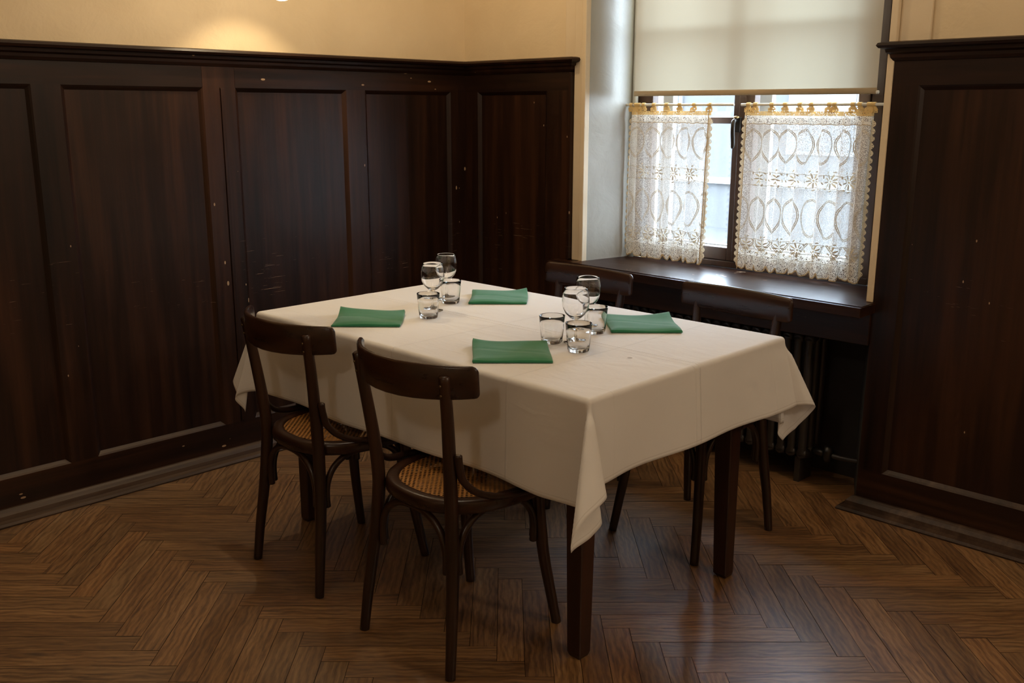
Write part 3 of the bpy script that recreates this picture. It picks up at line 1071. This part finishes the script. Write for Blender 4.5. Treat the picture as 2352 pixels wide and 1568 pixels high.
# corner folds, keys: (phi deg, i, o) in units of r
# FR: phi 0 = front side, 90 = right side.  i = image right, o = towards the room
CORN = {
    (1, -1): dict(e1=(0, -1), e2=(1, 0), k=[(0, .0, .02), (10, .08, .14), (20, .13, .22), (30, .02, .33), (39, -.13, .44), (48, -.10, .50), (60, .04, .46), (72, .15, .34), (81, .12, .18), (90, .03, .06)], l1=.05, l2=.10),
    (1, 1): dict(e1=(1, 0), e2=(0, 1), k=[(0, .0, .24), (12, -.02, .37), (26, .02, .46), (36, .10, .38), (46, .16, .22), (51, .16, .10), (60, .12, .04), (75, .10, .10), (90, .0, .05)], l1=.17, l2=.08),
    (-1, -1): dict(e1=(-1, 0), e2=(0, -1), k=[(0, .0, .05), (15, -.12, .22), (32, -.05, .38), (45, .0, .26), (51, .03, .16), (62, .06, .28), (76, .04, .20), (90, .0, .04)], l1=.10, l2=.06),
    (-1, 1): dict(e1=(0, 1), e2=(-1, 0), k=[(0, .0, .05), (15, .10, .20), (32, .12, .36), (45, .0, .26), (62, -.1, .28), (76, -.06, .20), (90, .0, .04)], l1=.10, l2=.08),
}


def corner_vec(key, phi):
    c = CORN[key]
    e1 = Vector(c['e1']); e2 = Vector(c['e2'])
    i = (e2 - e1).normalized(); o = (e1 + e2).normalized()
    kk = interp(c['k'], phi)
    return i * kk.x + o * kk.y


def wavy(t, s, seed):
    return s * (.030 * math.sin(t * 7.3 + seed) + .022 * math.sin(t * 15.1 + seed * 2.1) + .03)


def cloth_pt(u, v):
    du = u - cu1 if u > cu1 else (cu0 - u if u < cu0 else 0)
    dv = v - cv1 if v > cv1 else (cv0 - v if v < cv0 else 0)
    sx = 1 if u > cu1 else -1
    sy = 1 if v > cv1 else -1
    cu = min(max(u, cu0), cu1); cv = min(max(v, cv0), cv1)
    z = TZ + .0005
    if du == 0 and dv == 0:
        zz = .0012 * math.exp(-((v) / .02) ** 2) + .0007 * math.sin(u * 9 + v * 5) * math.sin(v * 12 - u * 4) ** 2
        return Vector((u, v, z + max(0, zz)))
    if du > 0 and dv > 0:
        key = (sx, sy)
        c = CORN[key]
        r = math.hypot(du, dv)
        # phi measured from side e1
        if abs(c['e1'][0]) > .5: phi = math.degrees(math.atan2(dv, du))
        else: phi = math.degrees(math.atan2(du, dv))
        n = Vector((sx * du / r, sy * dv / r))
        out, down = prof(r)
        K = corner_vec(key, phi)
        g = min(1, max(0, (r - .01) / .06)); g = g * g * (3 - 2 * g)
        kk = K * g
        h = max(0, r - RC)
        f = math.sqrt(max(.2, 1 - min(.7, kk.length_squared)))
        return Vector((cu + n.x * out + kk.x * h, cv + n.y * out + kk.y * h, z - (down if r < RC * 1.58 else RC + (down - RC) * f)))
    # sides
    s = du if du > 0 else dv
    out, down = prof(s)
    n = Vector((sx, 0)) if du > 0 else Vector((0, sy))
    D = Vector((0, 0))
    h = max(0, s - RC)
    for key, c in CORN.items():
        cx = cu1 if key[0] > 0 else cu0; cy = cv1 if key[1] > 0 else cv0
        for e, ph, lam in ((c['e1'], 0, c['l1']), (c['e2'], 90, c['l2'])):
            if (n - Vector(e)).length < .01:
                d = math.hypot(cu - cx, cv - cy)
                D += corner_vec(key, ph) * math.exp(-(d / lam) ** 2)
    g = min(1, max(0, (s - .01) / .06)); g = g * g * (3 - 2 * g)
    t = cv if du > 0 else cu
    wv = wavy(t, h, 1.0 if du > 0 else 2.6)
    # fade waves near corners
    dc = min(t - (cv0 if du > 0 else cu0), (cv1 if du > 0 else cu1) - t)
    wv *= min(1, dc / .12)
    f = math.sqrt(max(.3, 1 - (D.length * g) ** 2))
    return Vector((cu + n.x * (out + wv) + D.x * g * h, cv + n.y * (out + wv) + D.y * g * h, z - (down if s < RC * 1.58 else RC + (down - RC) * f)))


def axis_samples(c0, c1, h, edge):
    s = [c0 - h + h * i / 30 for i in range(30)]
    s = [x for x in s if x < c0 - .022] + [c0 - .019 + .019 * i / 7 for i in range(7)]
    n = int((c1 - c0) / .014)
    s += [c0 + (c1 - c0) * i / n for i in range(n + 1)]
    s += [c1 + .019 * (i + 1) / 7 for i in range(7)] + [x for x in [c1 + h * (i + 1) / 30 for i in range(30)] if x > c1 + .022]
    return s


US = axis_samples(cu0, cu1, HS, 0); VS = axis_samples(cv0, cv1, HF, 0)
b = MB()
for v in VS:
    for u in US: b.v.append(tuple(cloth_pt(u, v)))
NU = len(US)
for j in range(len(VS) - 1):
    for i in range(NU - 1):
        k = j * NU + i
        b.face((k, k + 1, k + NU + 1, k + NU), 0, True, [(US[i], VS[j]), (US[i + 1], VS[j]), (US[i + 1], VS[j + 1]), (US[i], VS[j + 1])])
cl = b.build('tablecloth', CLOTH)
cl.location = (tcx, tcy, 0)
so = cl.modifiers.new('thick', 'SOLIDIFY'); so.thickness = .0012; so.offset = 1
tag(cl, 'white linen tablecloth with pressed creases draped over the dining table', 'tablecloth')

# ------------------------------------------------------------------ chairs


def make_chair(Rb=.30):
    root = empty('dining_chair', (0, 0, 0))
    WD = .0165
    # local: front = +y, floor centre origin
    for sx in (-1, 1):
        b = MB()
        pts = [(sx * .178, -.203, .0), (sx * .171, -.190, .12), (sx * .158, -.172, .27), (sx * .147, -.163, .40), (sx * .145, -.163, .47), (sx * .150, -.170, .56), (sx * .160, -.184, .68), (sx * .1685, -.2005, .797)]
        sp = spline(pts, 5)
        rad = []
        for p in sp:
            z = p.z
            rad.append(.0135 + .0045 * min(1, z / .3) - (.0035 * max(0, (z - .5) / .3)))
        b.tube(sp, rad, 12, ref=(0, 1, 0))
        leg = b.build('rear_post', WCH, root)
        b = MB()
        for zz in (.775, .750):
            t = (zz - .68) / .117
            xx = sx * (.160 + .0085 * t); yy_ = -.184 - .0165 * t
            b.tube([(xx, yy_ - .0135, zz), (xx, yy_ - .0165, zz)], .0035, 8)
        b.build('screw', SCREW, leg)
        b = MB()
        pts = [(sx * .177, .203, .0), (sx * .168, .186, .10), (sx * .156, .168, .22), (sx * .149, .158, .34), (sx * .146, .154, .425)]
        sp = spline(pts, 5)
        b.tube(sp, [.0140 + .0030 * min(1, p.z / .25) for p in sp], 12, ref=(0, 1, 0))
        b.build('front_leg', WCH, root)
    # seat frame ring, roundish trapezoid
    def outl(a, k=1.0, inset=0.0):
        cx, cy = math.cos(a), math.sin(a)
        n = 2.5
        rr = (abs(cx) ** n + abs(cy) ** n) ** (-1 / n)
        x = .205 * rr * cx; y = .200 * rr * cy
        x *= 1 + .10 * (y / .2)
        l = math.hypot(x, y)
        return (x * (1 - inset / l), y * (1 - inset / l) + .012)
    b = MB(); N = 64
    rings = []
    for inset, z in ((.006, .418), (.0, .424), (.0, .445), (.003, .452), (.010, .4555), (.030, .4550), (.036, .4515), (.038, .444), (.036, .418)):
        rings.append([(*outl(2 * PI * k / N, 1, inset), z) for k in range(N)])
    rings.append(rings[0])
    n0 = len(b.v)
    for r_ in rings[:-1]: b.v += r_
    M_ = len(rings) - 1
    for a in range(M_):
        a2 = (a + 1) % M_
        for k in range(N):
            k2 = (k + 1) % N
            b.face((n0 + a * N + k, n0 + a * N + k2, n0 + a2 * N + k2, n0 + a2 * N + k), 0, True)
    seat = b.build('seat_frame', WCHX, root)
    b = MB()
    nr = 6
    rings = []
    for q in range(nr):
        f = 1 - q / nr
        rings.append([tuple(Vector((outl(2 * PI * k / N, 1, .034)[0] * f, (outl(2 * PI * k / N, 1, .034)[1] - .012) * f + .012, .4500 - .004 * (1 - f * f)))) for k in range(N)])
    b.rings(rings, cap0=False, cap1=True, sm=True)
    b.build('cane_seat', CANE, root)
    # backrest: bent board in front of the posts
    b = MB()
    yc = -.188 - math.sqrt(Rb * Rb - .173 ** 2) + Rb - Rb + math.sqrt(Rb * Rb - .173 ** 2) * 2; NB = 28
    amax = math.asin(.226 / Rb)
    T = .0075
    def edge(t):   # t -1..1 -> z range
        e = abs(t)
        dd = (1 - e) * .235
        rc = .017; ro = rc - math.sqrt(max(0, rc * rc - max(0, rc - dd) ** 2))
        rd = .011; rp = rd - math.sqrt(max(0, rd * rd - max(0, rd - dd) ** 2))
        zt = .826 - .003 * e - ro
        zb_ = .733 + .010 * e ** 2 + rp
        return zb_, zt
    rings = []
    TS = [math.sin(PI / 2 * math.sin(PI / 2 * (-1 + 2 * i / NB))) for i in range(NB + 1)]
    for t in TS:
        a = amax * t
        zb_, zt = edge(t)
        ring = []
        tk = T * min(1, .45 + (1 - abs(t)) * 30)
        half = [(tk, 0), (tk, .0)]
        sec = [(-tk, zb_ + .004), (-tk, zt - .006), (-tk * .5, zt - .001), (0, zt), (tk * .5, zt - .001), (tk, zt - .006), (tk, zb_ + .004), (tk * .5, zb_ + .0005), (-tk * .5, zb_ + .0005)]
        for d, z in sec:
            rr = Rb + d
            tilt = (z - .78) * .10
            ring.append((rr * math.sin(a), yc - rr * math.cos(a) - tilt * .6, z))
        rings.append(ring)
    b.rings(rings, sm=True)
    b.build('backrest', WCHX, root)
    # hip braces from the posts down round the seat
    for sx in (-1, 1):
        b = MB()
        pts = [(sx * .176, -.166, .592), (sx * .174, -.160, .560), (sx * .173, -.146, .520), (sx * .184, -.112, .484), (sx * .203, -.060, .464), (sx * .214, -.005, .457), (sx * .216, .055, .450)]
        sp = spline(pts, 6)
        b.tube(sp, [.0115 if i < len(sp) - 6 else .0115 - .004 * (i - len(sp) + 6) / 6 for i in range(len(sp))], 10, asp=.75)
        b.build('hip_brace', WCH, root)
    # arched braces under the seat, one between each two legs
    feet = {'rl': (-.152, -.168), 'rr': (.152, -.168), 'fr': (.150, .160), 'fl': (-.150, .160)}
    for a_, c_ in (('rl', 'rr'), ('rr', 'fr'), ('fr', 'fl'), ('fl', 'rl')):
        A = Vector((feet[a_][0], feet[a_][1], 0)); B = Vector((feet[c_][0], feet[c_][1], 0))
        d = (B - A).normalized(); ln = (B - A).length
        nrm = Vector((d.y, -d.x, 0))
        if nrm.dot((A + B) * .5) > 0: nrm = -nrm
        pts = []
        for s_, z in ((.026, .262), (.024, .300), (.030, .340), (.050, .376), (.085, .401), (.125, .411)):
            pts.append(A + d * s_ + nrm * .002 + Vector((0, 0, z)))
        for s_, z in ((.125, .411), (.085, .401), (.050, .376), (.030, .340), (.024, .300), (.026, .262)):
            pts.append(B - d * s_ + nrm * .002 + Vector((0, 0, z)))
        b = MB()
        b.tube(spline(pts, 5), .0100, 10)
        b.build('arched_brace', WCH, root)
    return root


CG = 'bentwood cane seat chairs around the table'
spots = [(1.648, -1.567, 0.0, 'dark bentwood cane seat chair nearest the camera, before the long side of the table'),
         (1.055, -1.545, R(-1.5), 'dark bentwood cane seat chair on the left near the panelled wall, tucked at the table'),
         (1.742, -.575, R(180 - 4.5), 'dark bentwood chair by the radiator, nearer the right curtain, backrest facing the sill'),
         (1.095, -.575, R(180 - 3), 'dark bentwood chair by the left end of the sill, nearest the room corner')]
proto = make_chair(); proto2 = make_chair(1.3)
for i, (x, y, rz, lab) in enumerate(spots):
    o = (proto, None, proto2, None)[i] or copy_tree((proto, proto2)[i // 2])
    o.location = (x, y, 0); o.rotation_euler = (0, 0, rz)
    tag(o, lab, 'chair', CG)

# ------------------------------------------------------------------ napkins
TOP = TZ + .0028


def napkin(cx, cy, rz, w, d, seed, lab, lift=(1, 1), skew=0.0):
    rnd = random.Random(seed)
    th = .0125
    N, M_ = 26, 22
    ph = [rnd.uniform(0, 6) for _ in range(6)]
    def top(u, v):
        x = (u - .5) * w; y = v * d
        x += skew * v + .004 * math.sin(v * 3 + ph[0])
        z = th + .0012 * math.sin(u * 7 + ph[1]) + .0010 * math.sin(v * 9 + u * 4 + ph[2])
        bk = max(0, (v - .55) / .45)
        z += .013 * bk ** 2 * (lift[0] * (1 - u) ** 3 + lift[1] * u ** 3) + .002 * bk
        # diagonal crease
        c = v - (.62 - .34 * u) + .02 * math.sin(u * 8 + ph[3])
        z -= .0022 * math.exp(-(c / .035) ** 2) * (1 if .1 < u < .9 else .4)
        ed = min(u, 1 - u, v, 1 - v) * 9
        if ed < 1: z -= .0045 * (1 - ed) ** 2
        return x, y, z
    b = MB()
    b.grid(lambda u, v: top(u, v), N, M_)
    n1 = len(b.v)
    # sides and base with a bulging folded edge
    loop = [(i / N, 0) for i in range(N)] + [(1, j / M_) for j in range(M_)] + [(1 - i / N, 1) for i in range(N)] + [(0, 1 - j / M_) for j in range(M_)]
    rings = []
    for f, bul in ((1, 0), (.66, .0022), (.33, .0022), (.05, 0)):
        ring = []
        for (u, v) in loop:
            x, y, z = top(u, v)
            ox = -1 if u == 0 else (1 if u == 1 else 0); oy = -1 if v == 0 else (1 if v == 1 else 0)
            ring.append((x + ox * bul, y + oy * bul, max(0.0, (z - 0) * f if f > .1 else 0)))
        rings.append(ring[::-1])
    b.rings(rings, cap0=False, cap1=True, sm=True)
    o = b.build('napkin', NAPK)
    o.location = (cx, cy, TOP); o.rotation_euler = (0, 0, rz)
    tag(o, lab, 'napkin', 'folded green napkins on the table')
    return o


YA = YAW
napkin(1.1225, -1.4745, YA, .208, .195, 1, 'folded green napkin at the left front place, beside the left wine glasses', (1.2, .5))
napkin(1.1590, -.9325, YA, .196, .195, 2, 'folded green napkin at the back left place near the room corner', (.5, .9))
napkin(1.7485, -1.4715, YA, .208, .195, 3, 'folded green napkin nearest the camera, in front of the right glasses', (1.0, .5))
napkin(1.7850, -.9340, YA, .210, .200, 4, 'folded green napkin at the back right place, right of the glasses', (.6, 1.0))

# ------------------------------------------------------------------ glasses
WGP = [(0, 0), (.030, 0), (.0335, .0012), (.0330, .0024), (.020, .0045), (.009, .008), (.0048, .014), (.0038, .025), (.0036, .050), (.0042, .062), (.0075, .068), (.018, .0745), (.029, .086), (.0365, .101), (.0392, .116), (.0388, .130), (.0365, .145), (.0335, .1575), (.0331, .1592), (.0328, .1593),
       (.0324, .1588), (.0354, .145), (.0377, .130), (.0381, .116), (.0353, .102), (.0275, .0875), (.016, .0775), (.006, .0735), (0, .0730)]
TUP = [(0, 0), (.026, 0), (.0285, .0015), (.0300, .006), (.0315, .020), (.0350, .060), (.0368, .078), (.0366, .0800), (.0352, .0798), (.0335, .060), (.0298, .020), (.0275, .012), (.020, .0095), (0, .0090)]


def facet(a, z):
    return 1 + .020 * math.cos(4 * a) * (1 if z < .07 else .5) + .006 * math.cos(8 * a + 1)


b = MB(); b.lathe(WGP, n=56); wg0 = b.build('wine_glass', GLASS)
b = MB(); b.lathe(TUP, n=56, warp=facet); tg0 = b.build('tumbler', GLASS)
WG = [(1.0828, -1.1612, 'empty wine glass in front of the left pair, left on the table'),
      (.9628, -.9941, 'empty wine glass behind the left pair, rear one toward the panelled corner'),
      (1.7154, -1.1753, 'empty wine glass in front of the right pair, between the tumblers'),
      (1.6186, -1.0061, 'empty wine glass at the rear of the right cluster, nearest the window')]
TG = [(1.1584, -1.2464, 'low clear tumbler in front of the left wine glasses'),
      (1.0275, -1.0316, 'low clear tumbler behind the left wine glasses'),
      (1.668, -1.222, 'low clear tumbler at the left of the right glass cluster'),
      (1.7875, -1.2452, 'low clear tumbler at the front of the right glass cluster'),
      (1.675, -1.036, 'low greenish tumbler at the back of the right glass cluster')]
for i, (x, y, lab) in enumerate(WG):
    o = wg0 if i == 0 else copy_tree(wg0)
    o.location = (x, y, TOP); tag(o, lab, 'wine glass', 'wine glasses on the table')
for i, (x, y, lab) in enumerate(TG):
    o = tg0 if i == 0 else copy_tree(tg0)
    o.location = (x, y, TOP); o.rotation_euler = (0, 0, .4 + i * 1.1)
    tag(o, lab, 'tumbler', 'tumblers on the table')

# ------------------------------------------------------------------ lamps
GL = mat_emit('frosted_glass_lit', (1.0, .83, .60), 36)
lp = empty('pendant_lamp', (.45, -1.275, 1.819))
tag(lp, 'small glowing frosted globe pendant lamp before the upper left wall', 'lamp')
b = MB(); b.lathe([(0, -.044)] + [(.045 * math.cos(a), .045 * math.sin(a)) for a in [R(x) for x in range(-75, 80, 10)]] + [(0, .044)], n=32)
gb = b.build('globe', GL, lp); gb.visible_shadow = True
b = MB(); b.lathe([(.012, .046), (.022, .05), (.022, .075), (.012, .085), (0, .086)], n=20); b.build('socket', BRASS, lp)
b = MB(); b.tube([(0, 0, .086), (0, 0, 1.179)], .003, 8); b.build('cord', plain('black_cord', (.01, .01, .01), .6), lp)
